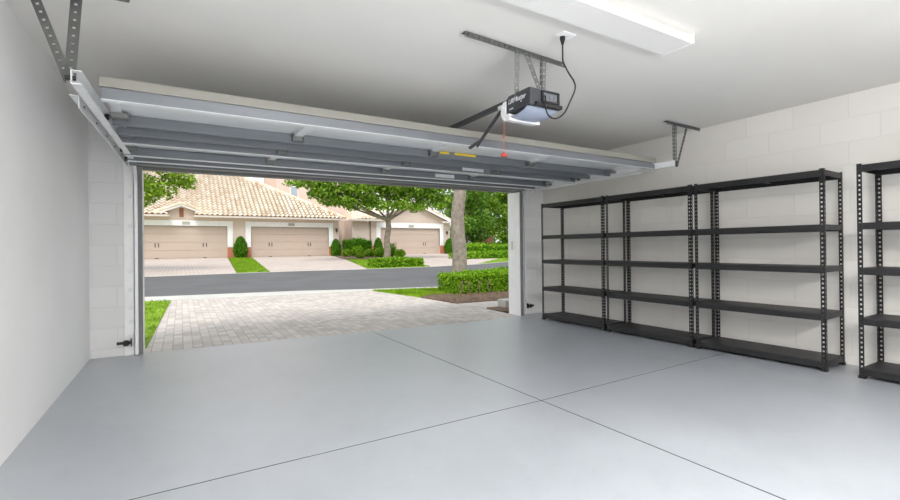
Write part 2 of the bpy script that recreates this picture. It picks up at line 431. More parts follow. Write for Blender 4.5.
# ------------------------------------------------------------------ door tracks
def chan(w_, d_, t_=.004):
    # open C channel profile, opening to +u
    return [(0,-w_/2),(d_,-w_/2),(d_,-w_/2+t_),(t_,-w_/2+t_),(t_,w_/2-t_),(d_,w_/2-t_),(d_,w_/2),(0,w_/2)]
def track(sx, x, yend, label, xo=0, zo=0):
    zt = DZ-.045
    yv = yw(x)-.055
    th = thing('door_track', label, 'track', (x, yv, 0), 'garage door tracks')
    R = .30
    arc = [(x, yv-R+R*math.sin(a), zt-R+R*math.cos(a)) for a in [PI/2*k/12 for k in range(13)]]
    pf = [(-sx*u, v) for u, v in chan(.072, .046)]
    if sx < 0: pf = pf[::-1]
    MB().sweep([(u+sx*.008, v) for u, v in pf], [(x+xo, yend, zt+zo), (x, yv-R, zt)]).build('horizontal_rail', M['galv'], th)
    pf = [(-sx*u, v) for u, v in chan(.06, .026)]
    if sx < 0: pf = pf[::-1]
    MB().sweep([(u+sx*.008, v) for u, v in pf], arc).build('curved_rail', M['galv'], th)
    MB().sweep([(u+sx*.008, v) for u, v in pf], [(x, yv, zt-R), (x, yv, .01)]).build('vertical_rail', M['galv'], th)
    # stiffening angle along the rail with bolt heads
    xa = x+sx*.06
    mb = MB().bar((xa+xo*.8, yend+.5, zt-.01+zo*.8), (xa, yv-.1, zt-.01), .006, .07).bar((xa+xo*.8+sx*.022, yend+.5, zt+.028+zo*.8), (xa+sx*.022, yv-.1, zt+.028), .045, .005)
    mb.build('rail_angle', M['galv'], th)
    for k in range(5):
        yy = yend+.62+k*.45; q = max(0, .8-.8*k*.45/2.2); MB().cyl((xa+xo*q, yy, zt-.008+zo*q), (xa+xo*q-sx*.012, yy, zt-.008+zo*q), .008, 8).build('bolt', M['angle'], th)
    # wall brackets on the jamb
    for k, z in enumerate((.22, .36, .52, .72, .92, 1.42, 1.75)):
        xb = x+sx*.055
        b = MB().box(xb-.016, xb+.016, yw(xb)-.032, yw(xb)-.026, z-.02, z+.02)
        b.cyl((xb, yw(xb)-.032, z), (xb, yw(xb)-.042, z), .010, 8)
        b.box(min(xb, x+sx*.036), max(xb, x+sx*.036), yv-.01, yw(xb)-.026, z-.015, z+.015)
        b.build('track_bracket', M['galv'], th)
    return th, zt
tl, ztl = track(-1, -.425, 3.00, 'silver steel door track along the plain white left wall', -.05, -.05)
tr, ztr = track(1, 4.975, 3.19, 'silver steel door track along the concrete block right wall')
# hangers of slotted angle (parts of the tracks they carry)
def lstrip(mb, p, q, w_, face, t_=.003, pitch=.045, hole=.013, second=True, ret=-1):
    """slotted angle: a perforated flange facing 'face', plus a narrow return"""
    p, q = Vector(p), Vector(q); eu = (q-p); L = eu.length; eu.normalize(); en = Vector(face); en = (en-eu*en.dot(eu)).normalized(); ev = eu.cross(en)
    mb.perf(p-ev*w_/2, eu, ev, en, L, w_, t_, pitch, hole)
    if second: mb.perf(p-ev*w_/2, eu, en*ret, ev, L, w_*.8, t_, pitch, hole)
h = MB(); lstrip(h, (-.78, 3.10, CE-.006), (-.235, 3.075, CE-.006), .04, (0, 0, -1), ret=1); h.build('ceiling_angle', M['anglem'], tl)
h = MB(); lstrip(h, (-.492, 3.04, ztl-.06), (-.475, 3.14, CE-.01), .050, (0, -1, 0)); h.build('hanger_strap', M['anglem'], tl)
h = MB(); lstrip(h, (-.497, 3.045, ztl-.06), (-.672, 3.15, CE-.01), .044, (0, -1, 0), second=False); h.build('hanger_strap', M['anglem'], tl)
h = MB().cyl((-.51, 3.03, ztl-.05), (-.465, 3.03, ztl-.05), .012, 10); h.build('bolt', M['openerd'], tl)
h = MB(); lstrip(h, (4.735, 3.145, CE-.006), (5.40, 3.155, CE-.006), .045, (0, 0, -1), ret=1); h.build('ceiling_angle', M['angled'], tr)
h = MB(); lstrip(h, (5.02, 3.20, ztr-.02), (5.00, 3.19, CE-.01), .036, (0, -1, 0), pitch=.04); h.build('hanger_strap', M['angle'], tr)
h = MB(); lstrip(h, (5.03, 3.195, ztr-.02), (5.19, 3.17, CE-.01), .03, (0, -1, 0), second=False); h.build('hanger_strap', M['angled'], tr)
h = MB().cyl((5.03, 3.20, ztr-.035), (5.03, 3.20, ztr+.035), .011, 10); h.build('bolt', M['openerd'], tr)

# ------------------------------------------------------------------ safety sensors
for sx, x, lab in ((-1, -.425, 'black photo-eye safety sensor low on the left door track'), (1, 4.975, 'black photo-eye safety sensor low on the right door track')):
    y = yw(x)-.07
    th = thing('safety_sensor', lab, 'sensor', (x, y, .10), 'photo-eye sensors')
    x1 = x+sx*.045
    MB().box(min(x1, x1+sx*.13), max(x1, x1+sx*.13), y-.012, y-.006, .135, .165).box(x1-.004, x1+.004, y-.03, y+.04, .11, .19).build('bracket', M['openerd'], th)
    MB().box(x1+sx*.02, x1+sx*.07, y-.05, y-.012, .12, .18, .008).cyl((x1+sx*.02, y-.03, .15), (x1+sx*.008, y-.03, .15), .014, 10).build('eye_housing', M['rubber'], th)

# ------------------------------------------------------------------ garage door opener
op = thing('garage_door_opener', 'charcoal garage door opener with white light cover, hung below ceiling', 'garage door opener', (2.26, 2.56, 2.15))
bx0, bx1, by0, by1, bz0, bz1 = 2.115, 2.395, 2.425, 2.70, 2.150, 2.278
prof = [(by0, bz0), (by0, bz1-.012), (by0+.012, bz1), (by1-.03, bz1), (by1, bz1-.02), (by1, bz0)]
mb = MB().prism(prof, lambda u, v, q: (q, u, v), bx0, bx1)
mb.build('housing', M['opener'], op, bevel=.006)
# recessed rear terminal panel
mb = MB().box(bx0+.11, bx1-.015, by0-.012, by0, bz0+.03, bz0+.042).box(bx0+.11, bx1-.015, by0-.012, by0, bz1-.028, bz1-.016)
mb.box(bx0+.10, bx0+.115, by0-.012, by0, bz0+.03, bz1-.016).box(bx1-.03, bx1-.012, by0-.012, by0, bz0+.03, bz1-.016)
mb.box(bx0+.04, bx1+.006, by0-.02, by0+.02, bz0-.004, bz0+.022)
mb.build('rear_frame', M['openerd'], op)
mb = MB().box(bx0+.115, bx1-.03, by0-.004, by0+.001, bz0+.042, bz1-.028)
for k in range(3): mb.box(bx0+.13+k*.04, bx0+.15+k*.04, by0-.010, by0-.002, bz0+.056, bz0+.085)
mb.build('terminal_panel', M['strut'], op)
# bulging translucent light cover under the body, white front cap
v = []; fs = []; nx, ny = 12, 14
for j in range(ny+1):
    for i in range(nx+1):
        a, b_ = i/nx, j/ny
        x = bx0-.004+(bx1-bx0+.008)*a; y = by0+.03+(by1+.055-by0-.03)*b_
        dz = .052*math.sin(PI*min(1, b_*1.0+.0))**.6*(1-.35*abs(2*a-1)**3) if 0 < b_ < 1 else 0
        v.append((x, y, bz0-.001-dz))
for j in range(ny):
    for i in range(nx):
        q = j*(nx+1)+i; fs.append((q+nx+1, q+nx+2, q+1, q))
o_ = len(v)
v += [(bx0-.004, by0+.03, bz0+.004), (bx1+.004, by0+.03, bz0+.004), (bx1+.004, by1+.055, bz0+.004), (bx0-.004, by1+.055, bz0+.004)]
fs.append((o_, o_+1, o_+2, o_+3))
mb = MB().add(v, fs, True)
mb.build('light_cover', M['lens'], op)
mb = MB()
arc = [(by1, bz1-.03), (by1+.03, bz1-.035), (by1+.05, bz1-.065), (by1+.06, bz0+.02), (by1+.05, bz0-.02), (by1+.02, bz0-.05), (by1-.05, bz0-.058), (by1-.05, bz0-.01), (by1, bz0)]
mb.prism(arc[::-1], lambda u, v_, q: (q, u, v_), bx0-.008, bx1+.008)
mb.cyl((bx0-.014, by1+.028, bz0+.055), (bx0-.006, by1+.028, bz0+.055), .010, 10)
mb.build('front_cap', M['openerw'], op, bevel=.006)
cu = bpy.data.curves.new('brand_lettering', 'FONT'); cu.body = 'LiftMaster'; cu.size = .052; cu.extrude = .001; cu.shear = .25; cu.space_character = .95; cu.offset = .0006
tmp = bpy.data.objects.new('tmp_text', cu); C.objects.link(tmp)
bpy.context.view_layer.update()
me = bpy.data.meshes.new_from_object(tmp.evaluated_get(bpy.context.evaluated_depsgraph_get()))
bpy.data.objects.remove(tmp); bpy.data.curves.remove(cu)
me.name = 'brand_lettering'; me.materials.clear(); me.materials.append(M['logo'])
# text runs from far (+Y) to near (-Y) on the face looking to -X
me.transform(Matrix(((0,0,-1,0),(-1,0,0,0),(0,1,0,0),(0,0,0,1))))
lo = bpy.data.objects.new('brand_lettering', me); C.objects.link(lo); lo.parent = op
wd = max(v.co.y for v in me.vertices)-min(v.co.y for v in me.vertices)
for v_ in me.vertices: v_.co.y *= .20/wd
lo.location = Vector((bx0-.0015, by1-.025, bz0+.063))-ORG[op]; ORG[lo] = ORG[op]
MB().box(bx0-.002, bx0, by1-.085, by1-.04, bz0+.018, bz0+.026).build('printed_mark', M['logo'], op)
MB().cyl((bx0-.002, by0+.10, bz0+.05), (bx0+.001, by0+.10, bz0+.05), .006, 10).build('indicator_light', M['logo'], op)
# ceiling bar of slotted angle and straps
mb = MB(); lstrip(mb, (1.60, 2.485, CE-.006), (2.545, 2.545, CE-.006), .045, (0, 0, -1), ret=1); mb.build('ceiling_angle', M['anglem'], op)
mb = MB(); lstrip(mb, (2.135, 2.60, bz1-.03), (2.075, 2.515, CE-.01), .042, (0, -1, 0), second=False); mb.build('hanger_strap', M['angle'], op)
mb = MB(); lstrip(mb, (2.30, 2.52, bz1-.0), (2.16, 2.52, CE-.01), .04, (0, -1, 0), second=False); mb.build('hanger_strap', M['angle'], op)
mb = MB(); lstrip(mb, (2.335, 2.53, bz1-.0), (2.345, 2.53, CE-.01), .034, (0, -1, 0)); mb.box(2.27, 2.36, 2.50, 2.56, bz1-.004, bz1+.012); mb.build('hanger_strap', M['angle'], op)
# rail over the door, trolley, arm, release cord
mb = MB().box(2.235, 2.275, by1+.05, 6.02, 2.284, 2.318); mb.build('rail', M['angled'], op)
mb = MB().box(2.225, 2.285, 2.80, 2.95, 2.262, 2.290).box(2.225, 2.285, by1+.04, 2.80, 2.25, 2.31); mb.build('trolley', M['galv'], op)
mb = MB().bar((2.255, 2.93, 2.27), (2.255, 3.30, 2.04), .030, .010, up=(1, 0, 0)).bar((2.248, 3.26, 2.07), (2.248, 3.40, 2.045), .028, .008, up=(1, 0, 0))
mb.bar((2.255, 3.40, 2.045), (2.255, 3.445, 2.10), .03, .01, up=(1, 0, 0))
mb.build('door_arm', M['angled'], op)
mb = MB().tube([(2.21, 2.85, 2.27), (2.205, 2.845, 2.1), (2.205, 2.845, 1.89)], .0025, 6).ball((2.205, 2.845, 2.02), .008, .008, .008)
mb.box(2.17, 2.235, 2.835, 2.855, 1.862, 1.884, .008).box(2.195, 2.214, 2.835, 2.855, 1.875, 1.90, .004)
k = mb.build('release_cord', M['red'], op); k['label'] = 'red emergency release cord with pull handle'

# ------------------------------------------------------------------ outlet and cord
ot = thing('ceiling_outlet', 'white outlet plate on the ceiling above the opener', 'outlet', (2.225, 2.185, CE))
MB().box(2.165, 2.285, 2.15, 2.225, CE-.008, CE, .003).build('cover_plate', M['white'], ot)
MB().box(2.19, 2.215, 2.17, 2.205, CE-.011, CE-.008).box(2.235, 2.26, 2.17, 2.205, CE-.011, CE-.008).build('socket', M['openerw'], ot)
px, py = 2.21, 2.205
pc = thing('power_cord', 'black power cord hanging from ceiling outlet to the opener', 'cord', (px, py, CE-.011))
MB().tube([(px, py, CE-.0112), (px, py, CE-.03), (px, py, CE-.065)], [.018, .017, .007], 12).build('plug', M['rubber'], pc)
pts = [(px, py, CE-.06), (px+.0, py, 2.43), (px+.005, py, 2.385), (px+.05, py, 2.325), (px+.105, py, 2.27), (px+.11, py, 2.215), (px+.085, py+.02, 2.14), (px+.055, py+.05, 2.06), (px+.015, py+.09, 2.03), (px-.012, py+.13, 2.06), (px-.005, py+.17, 2.14), (px+.02, py+.19, 2.20), (px+.03, by0-.012, 2.225)]
def smooth(ps, n=6):
    ps = [Vector(p) for p in ps]; out = []
    for i in range(len(ps)-1):
        a, b, c, d = ps[max(i-1, 0)], ps[i], ps[i+1], ps[min(i+2, len(ps)-1)]
        for k in range(n):
            q = k/n; out.append(.5*((2*b)+(c-a)*q+(2*a-5*b+4*c-d)*q*q+(-a+3*b-3*c+d)*q**3))
    out.append(ps[-1]); return out
MB().tube(smooth(pts), .0055, 8).build('cable', M['rubber'], pc)

# ------------------------------------------------------------------ ceiling light fixtures
def fixture(x0, x1, y0, y1, label, lit=False):
    th = thing('ceiling_light', label, 'ceiling light', ((x0+x1)/2, (y0+y1)/2, CE))
    MB().box(x0+.01, x1-.01, y0+.02, y1-.02, CE-.012, CE).build('base_pan', M['white'], th)
    MB().box(x0, x1, y0, y1, CE-.062, CE-.012, .008).build('diffuser', M['lit'] if lit else M['diff'], th)
    for xa in (x0, x1): MB().box(xa-.006, xa+.006, y0-.002, y1+.002, CE-.064, CE).build('end_cap', M['white'], th)
    return th
fixture(.52, 2.965, 1.755, 1.985, 'long white fluorescent ceiling light with ribbed cover')
lights = []
for y in (.72, -1.6):  # unseen fill lights added to brighten the room, built like the real fixture
    fixture(.6, 3.04, y-.115, y+.115, 'added fill light shaped as a ceiling fixture, unseen behind the camera, %s' % ('nearer' if y > 0 else 'by the back wall'), True)
    lights.append((1.82, y, 45 if y > 0 else 235))

# keypad on the white reveal
kp = MB().box(OR-.034, OR-.012, 6.02, 6.075, 1.10, 1.24, .012).build('door_button', M['plate']); rebase(kp)
tag(kp, 'beige oblong button plate on white door reveal', 'button')

# ------------------------------------------------------------------ shelving units
SW, SD, SH = 1.215, .455, 1.825
def make_shelf():
    th = thing('shelving_unit', '', 'shelving unit', (0, 0, 0), 'black steel shelving units')
    w_ = .036
    for ax in (0, 1):
        for by in (0, 1):
            p = MB()
            x = 0 if ax == 0 else SD; y = 0 if by == 0 else SW
            sx = 1 if ax == 0 else -1; sy = 1 if by == 0 else -1
            p.perf((x, y, 0), (0,0,1), (0, sy, 0), (sx, 0, 0), SH, w_, .003, .0405, .015)
            p.perf((x, y, 0), (0,0,1), (sx, 0, 0), (0, sy, 0), SH, w_, .003, .0405, .015)
            po = p.build('post', M['black'], th)
            MB().box(x-sx*.006, x+sx*.042, y-sy*.006, y+sy*.042, 0, .022).build('foot', M['rubber'], po)
    for z in (.085, .512, .938, 1.322, 1.815):
        b = MB().box(.012, SD-.012, .006, SW-.006, z-.012, z)
        s = b.build('shelf', M['board'], th)
        e = MB()
        e.box(.004, .016, .004, SW-.004, z-.058, z-.006).box(SD-.016, SD-.004, .004, SW-.004, z-.058, z-.006)
        e.box(.016, .05, .036, SW-.036, z-.03, z-.024)
        e.box(.016, SD-.016, .004, .014, z-.05, z-.012).box(.016, SD-.016, SW-.014, SW-.004, z-.05, z-.012)
        e.box(.05, SD-.05, SW/2-.02, SW/2+.02, z-.03, z-.012)
        e.build('beam', M['black'], s)
    return th
sh0 = make_shelf()
units = [(4.905, 4.185, 0, 'black steel shelving unit standing nearest the open garage doorway'),
         (4.905, 2.945, 0, 'black steel shelving unit between two others, second from the doorway'),
         (4.945, 1.755, .035, 'black steel shelving unit third from the doorway, left of the gap'),
         (4.962, .318, 0, 'black steel shelving unit cut off by the photo edge, right of the gap')]
units[1] = (4.902, 2.958, .0, units[1][3])
for i, (x, y, a, lab) in enumerate(units):
    o = sh0 if i == 0 else copy_tree(sh0)
    o.location = (x, y, 0); o.rotation_euler.z = a; o['label'] = lab
    if i == 1: o.scale.y = .968
    if i == 2: o.scale.y = .958

# ------------------------------------------------------------------ ground outside
def zg(y): return max(0.0, .0275*(y-12))
def patch(mb, poly, dz, th=.05, step=.8):
    """polygon on the rising ground, cut into strips along Y so it follows the slope"""
    import bmesh
    bm = bmesh.new(); vs = [bm.verts.new((x, y, 0)) for x, y in poly]; bm.faces.new(vs)
    ys = [p[1] for p in poly]; y = math.floor(min(ys)/step)*step
    while y < max(ys):
        bmesh.ops.bisect_plane(bm, geom=bm.verts[:]+bm.edges[:]+bm.faces[:], plane_co=(0, y, 0), plane_no=(0, 1, 0)); y += step
    bmesh.ops.triangulate(bm, faces=bm.faces[:])
    bm.verts.ensure_lookup_table(); bm.verts.index_update()
    for v in bm.verts: v.co.z = zg(v.co.y)+dz
    top = [v.co.copy() for v in bm.verts]; n = len(top); fs = []
    for f_ in bm.faces:
        q = [v.index for v in f_.verts]
        if f_.normal.z < 0 or (top[q[1]]-top[q[0]]).cross(top[q[2]]-top[q[0]]).z < 0: q = q[::-1]
        fs.append(tuple(q))
    for e in bm.edges:
        if len(e.link_faces) == 1:
            a, b = e.verts[0].index, e.verts[1].index
            fs.append((a, b, n+b, n+a))
    bm.free()
    return mb.add(top+[Vector((v.x, v.y, v.z-th)) for v in top], fs)
g = MB(); patch(g, [(-40, 7.3), (-1.0, 6.33), (5.66, 6.16), (70, 6.16), (70, 90), (-40, 90)], -.07, .3, 4)
struct(g.build('ground', M['soil']))
near = [(-30, 15.2), (-8, 14.0), (-.75, 13.05), (2.76, 12.5), (6.47, 11.45), (8.49, 10.75), (16, 8.6), (40, 6.9)]
far = [(-30, 19.2), (-1.1, 19.5), (4.34, 19.7), (6.77, 19.4), (10.55, 19.5), (13.72, 20.1), (16.45, 21.2), (40, 29)]
st_ = MB(); patch(st_, near+far[::-1], .0); struct(st_.build('street', M['asphalt']))
def shift(line, d): return [(x, y-d) for x, y in line]
k_ = MB(); patch(k_, near[:6]+[(-30, 14.34), (-8, 13.14), (-.75, 12.2), (2.76, 11.7), (4.43, 11.55), (6.47, 10.98), (8.45, 10.3)][::-1], .012, .1); struct(k_.build('kerb', M['concrete']))
patch_ = MB(); patch(patch_, near[5:]+shift(near[5:], .3)[::-1], .012, .1); struct(patch_.build('kerb_edge', M['concrete']))
k2 = MB(); patch(k2, far+shift(far, -.14)[::-1], .006, .1); struct(k2.build('kerb_strip', M['concrete']))
def drv_edge(x): return edge_y(x)+.002
dr = [(-.375, 6.14), (-.34, 6.121)]+[(x, drv_edge(x)) for x in (-.3, 1.57, 2.66, 4.15, 4.60, 4.84)]+[(4.86, 6.26), (4.9, 6.95), (5.6, 6.95), (9.5, 7.0), (9.5, 7.75), (6.1, 7.8), (4.83, 7.87), (4.72, 9.5), (4.43, 11.56), (2.76, 11.72), (-.2, 12.12)]
d_ = MB(); patch(d_, dr, -.004, .1); struct(d_.build('driveway', M['paver']))
# lawns: soil turf plus blades, one object each
def inside(p, poly):
    x, y = p; c = False
    for i in range(len(poly)):
        (x0, y0), (x1, y1) = poly[i], poly[i-1]
        if (y0 > y) != (y1 > y) and x < (x1-x0)*(y-y0)/(y1-y0)+x0: c = not c
    return c
def lawn(poly, label, n, h=.05, w_=.010, dz=.01):
    mb = MB(); patch(mb, poly, dz, .1)
    xs = [p[0] for p in poly]; ys = [p[1] for p in poly]; k = 0; tries = 0
    while k < n and tries < n*6:
        tries += 1
        x, y = rnd.uniform(min(xs), max(xs)), rnd.uniform(min(ys), max(ys))
        if not inside((x, y), poly): continue
        k += 1; a = rnd.uniform(0, PI); hh = h*rnd.uniform(.5, 1.2); z = zg(y)+dz
        dx, dy = math.cos(a)*w_, math.sin(a)*w_; tx, ty = rnd.uniform(-.5, .5)*hh, rnd.uniform(-.5, .5)*hh
        mb.add([(x-dx, y-dy, z-.005), (x+dx, y+dy, z-.005), (x+tx, y+ty, z+hh)], [(0, 1, 2)])
    o = mb.build('grass', M['grass']); tag(o, label, 'grass', kind='stuff'); return o
lawn([(-.36, 6.42), (-.42, 6.42), (-7, 6.5), (-9, 13.2), (-.75, 12.2), (-.2, 12.05)], 'bright green lawn left of the paved driveway', 15000, .05)
lawn([(4.43, 11.55), (6.47, 10.98), (8.45, 10.3), (8.6, 9.5), (5.2, 9.5), (4.75, 9.3)], 'bright green lawn corner between driveway, kerb and mulch bed', 12000, .045)
lawn([(1.93, 20.0), (3.15, 19.82), (4.15, 33.2), (2.75, 33.2)], 'narrow green lawn strip between two house driveways', 5000, .05, .02)
lawn([(7.35, 19.6), (10.6, 19.7), (11.8, 26.2), (9.1, 28.2)], 'green lawn island under the spreading tree across the street', 5000, .05, .02)
lawn([(13.9, 20.4), (16.5, 21.5), (40, 29.2), (40, 36), (20.6, 26.5)], 'green lawn strip before the long far hedge', 6000, .05, .03)
lawn([(-12, 19.7), (-2.9, 19.7), (-2.55, 33.3), (-12, 33.3)], 'green lawn left of the houses across the street', 5000, .05, .03)
# mulch beds
m_ = MB(); patch(m_, [(4.75, 9.45), (4.84, 7.88), (6.1, 7.81), (9.5, 7.76), (9.5, 9.7), (8.6, 10.3), (5.5, 10.55), (5.15, 9.9)], .015, .08)
for k in range(2500):
    x, y = rnd.uniform(4.8, 9.2), rnd.uniform(7.85, 9.6)
    if x < 4.95 and y > 9.3: continue
    a = rnd.uniform(0, PI); l = rnd.uniform(.015, .05); z = .018+rnd.uniform(0, .012)
    dx, dy = math.cos(a)*l, math.sin(a)*l
    m_.add([(x-dx, y-dy, z), (x+dy*.3, y-dx*.3, z+.006), (x+dx, y+dy, z+.012), (x-dy*.3, y+dx*.3, z+.01)], [(0, 1, 2, 3)])
tag(m_.build('mulch', M['mulch']), 'brown bark mulch bed in front of the near hedge', 'mulch', kind='stuff')
m_ = MB(); patch(m_, [(4.91, 6.93), (4.87, 6.40), (5.6, 6.40), (5.6, 6.93)], .015, .08)
tag(m_.build('mulch', M['mulch']), 'small brown mulch corner beside the concrete block', 'mulch', kind='stuff')
m_ = MB(); patch(m_, [(9.15, 28.3), (11.9, 26.3), (13.7, 33.6), (11.2, 34.4), (9.9, 33.3), (9.4, 30.5)], .03, .08)
tag(m_.build('mulch', M['mulch']), 'brown mulch bed with shrubs before the far house wall', 'mulch', kind='stuff')
cb = MB().box(5.20, 6.0, 6.72, 6.98, 0.0, .15, .012).build('concrete_block', M['concrete']); rebase(cb)
tag(cb, 'grey concrete kerb block just outside the right jamb', 'concrete block')
# far driveways
for poly, n in (([(-2.5, 19.66), (1.9, 19.78), (2.72, 34.0), (-2.5, 34.0)], 'driveway_far'), ([(3.18, 19.8), (7.3, 19.55), (9.05, 28.3), (9.3, 30.5), (9.85, 33.6), (10.1, 34.0), (4.16, 34.0)], 'driveway_far'), ([(10.62, 19.7), (13.75, 20.3), (20.6, 26.6), (21.0, 34.4), (13.75, 34.4), (11.95, 26.3)], 'driveway_far')):
    d_ = MB(); patch(d_, poly, .004, .08); struct(d_.build(n, M['paverf']))

# ------------------------------------------------------------------ houses
HY = 34.0
ZB = zg(34)-.01
def tile_roof(mb, x0, x1, y0, z0, m, ny, xend=None, row=.42, colw=.30, amp=.05, clip=None):
    """barrel-tile slope rising to +Y from an eave at y0,z0; clip(x,y)->bool keeps a face"""
    sub = 6; nxx = int((x1-x0)/colw*sub); cs = math.sqrt(1+m*m); step = row/cs
    for j in range(ny):
        ya, yb = y0+j*step, y0+(j+1)*step+.03
        vs = []; rows = ((ya, .07), (yb, .0))
        for y, lift in rows:
            for i in range(nxx+1):
                x = x0+i*colw/sub
                ph = 2*PI*(i % sub)/sub
                z = z0+m*(y-y0)+lift+amp*math.cos(ph)
                vs.append((x, y, z))
        for i in range(nxx+1):
            x = x0+i*colw/sub; ph = 2*PI*(i % sub)/sub
            vs.append((x, ya+.004, z0+m*(ya-y0)-.01+amp*math.cos(ph)*.2))
        fs = []; n = nxx+1
        for i in range(nxx):
            xm = x0+(i+.5)*colw/sub
            if clip and not clip(xm, (ya+yb)/2): continue
            fs.append((i, i+1, n+i+1, n+i))
        mb.add(vs, fs)
    return mb
def house_door(parent, x0, x1, zt, label=None, facade=HY):
    zb = ZB
    d = MB(); n = 4; hh = (zt-zb)/n
    for k in range(n): d.box(x0, x1, facade+.10, facade+.16, zb+k*hh+.008, zb+(k+1)*hh-.008)
    d.box(x0, x1, facade+.135, facade+.17, zb, zt)
    o = d.build('overhead_door', M['panel'], parent)
    w_ = x1-x0
    for q in (.22, .72) if w_ > 5.2 else (.145, .70):
        for dx in (-.09, .09):
            xx = x0+w_*q+dx+.1
            MB().box(xx-.02, xx+.02, facade+.075, facade+.10, zb+.76, zb+1.02).build('handle', M['dark'], o)
        MB().box(x0+w_*q, x0+w_*q+.2, facade+.08, facade+.10, zb+.02, zb+.06).build('pull', M['dark'], o)
    return o
def door_trim(parent, x0, x1, zt, side=.34, head=.34, facade=HY):
    t_ = MB().box(x0-side, x1+side, facade-.05, facade+.12, zt, zt+head).box(x0-side, x0, facade-.05, facade+.12, ZB+.72, zt).box(x1, x1+side, facade-.05, facade+.12, ZB+.72, zt)
    t_.build('door_surround', M['trimwhite'], parent)
    xc = (x0+x1)/2
    MB().box(xc-.22, xc+.22, facade-.075, facade-.05, zt+.08, zt+.27).build('number_plaque', M['plaque'], parent)
def lantern(parent, x, z, facade=HY):
    m1 = MB().box(x-.05, x+.05, facade-.04, facade, z-.02, z+.14).box(x-.03, x+.03, facade-.12, facade-.04, z+.10, z+.13)
    m1.tube([(x, facade-.12, z-.16), (x, facade-.12, z+.06), (x, facade-.12, z+.12)], [.05, .09, .02], 8)
    m1.build('wall_lantern', M['dark'], parent)
hA = thing('house', 'peach stucco duplex with two overhead doors under cream tiled roof', 'house', (4, HY, ZB))
EZ = 3.38
D1, D2 = (-2.10, 2.72), (4.19, 9.60); DT = 2.74
w = MB()
def wallbox(mb, x0, x1, z0, z1, y=HY): mb.box(x0, x1, y, y+.25, z0, z1)
wallbox(w, -10, D1[0], ZB, EZ); wallbox(w, D1[1], D2[0], ZB, EZ); wallbox(w, D2[1], 10.40, ZB, EZ)
wallbox(w, D1[0], D1[1], DT, EZ); wallbox(w, D2[0], D2[1], DT, EZ)
w.box(10.15, 10.40, HY+.25, 44, ZB, EZ).box(-10, -9.75, HY+.25, 44, ZB, EZ)
w.build('wall', M['stucco'], hA)
for x0, x1 in ((-10, D1[0]), (D1[1], D2[0]), (D2[1], 10.42)): MB().box(x0, x1, HY-.04, HY, ZB-.1, ZB+.72).build('base_band', M['terra'], hA)
house_door(hA, *D1, DT); house_door(hA, *D2, DT)
door_trim(hA, *D1, DT); door_trim(hA, *D2, DT)
lantern(hA, 10.18, 2.55)
gx = (-.60, .72)     # the gable bay interrupts the gutter
gt = MB().box(-10.3, gx[0], HY-.62, HY-.50, EZ-.10, EZ+.02).box(gx[1], 10.78, HY-.62, HY-.50, EZ-.10, EZ+.02)
gt.box(-10.3, gx[0], HY-.5, HY, EZ-.04, EZ).box(gx[1], 10.78, HY-.5, HY, EZ-.04, EZ)
gt.build('gutter', M['gutter'], hA)
RM = .56
rf = MB(); tile_roof(rf, -10.2, 10.75, HY-.6, EZ+.03, RM, 22, clip=lambda x, y: x < 10.75-(y-(HY-.6)) and not (gx[0]-.1 < x < gx[1]+.1 and y < HY+.3))
# roof deck and hip side below the tiles
rz = lambda y: EZ-.055+RM*(y-(HY-.6))
dk = MB(); dk.add([(-10.2, HY+.3, rz(HY+.3)), (9.8, HY+.3, rz(HY+.3)), (2.2, HY-.6+8.55, rz(HY-.6+8.55)), (-10.2, HY-.6+8.55, rz(HY-.6+8.55)), (10.75, HY-.6, rz(HY-.6)), (10.75, 48, rz(HY-.6))], [(0, 1, 2, 3), (4, 5, 2)])
rf.build('roof', M['tile'], hA); 
for x0, x1 in ((-10.2, gx[0]-.1), (gx[1]+.1, 10.7)): dk.add([(x0, HY-.58, rz(HY-.58)), (x1, HY-.58, rz(HY-.58)), (min(x1, 9.8), HY+.3, rz(HY+.3)), (x0, HY+.3, rz(HY+.3))], [(0, 1, 2, 3)])
dk.build('roof_deck', M['deck'], hA)
mb = MB().tube([(10.72-k*.5, HY-.6+k*.5, EZ+.09+RM*k*.5) for k in range(18)], .10, 8); mb.build('hip_tiles', M['tile'], hA)
# small gable over the first door
ga = (.06, 4.06); gl, gr = (-1.42, 3.46), (1.58, 3.46)
gp = 0.44
mb = MB().prism([(gx[0]-.05, 3.2), (gx[1]+.05, 3.2), (gx[1]+.05, ga[1]-gp*(gx[1]-ga[0])-.06), (ga[0], ga[1]-.06), (gx[0]-.05, ga[1]-gp*(ga[0]-gx[0])-.06)], lambda u, v, q: (u, q, v), HY-.04, HY+.1)
mb.prism([(gl[0]+.25, gl[1]-.06), (gr[0]-.25, gr[1]-.06), (ga[0], ga[1]-.06)], lambda u, v, q: (u, q, v), HY-.03, HY+1.2)
mb.build('gable', M['stucco'], hA)
MB().box(ga[0]-.12, ga[0]+.12, HY-.08, HY-.04, 3.30, 3.86).build('gable_vent', M['brown'], hA)
for a_, sgn in ((gl, -1), (gr, 1)):
    MB().bar((ga[0], HY-.34, ga[1]-.02), (a_[0], HY-.34, a_[1]-.02), .06, .11, up=(0, 0, 1)).build('rake_board', M['trimwhite'], hA)
    MB().tube([(ga[0]+(a_[0]-ga[0])*q/8, HY-.34, ga[1]+.11+(a_[1]-ga[1])*q/8) for q in range(9)], .09, 8).prism([(ga[0], ga[1]+.06), (a_[0], a_[1]+.06), (a_[0], a_[1]-.02), (ga[0], ga[1]-.02)][::sgn], lambda u, v, q: (u, q, v), HY-.36, HY+1.4).build('gable_tiles', M['tile'], hA)
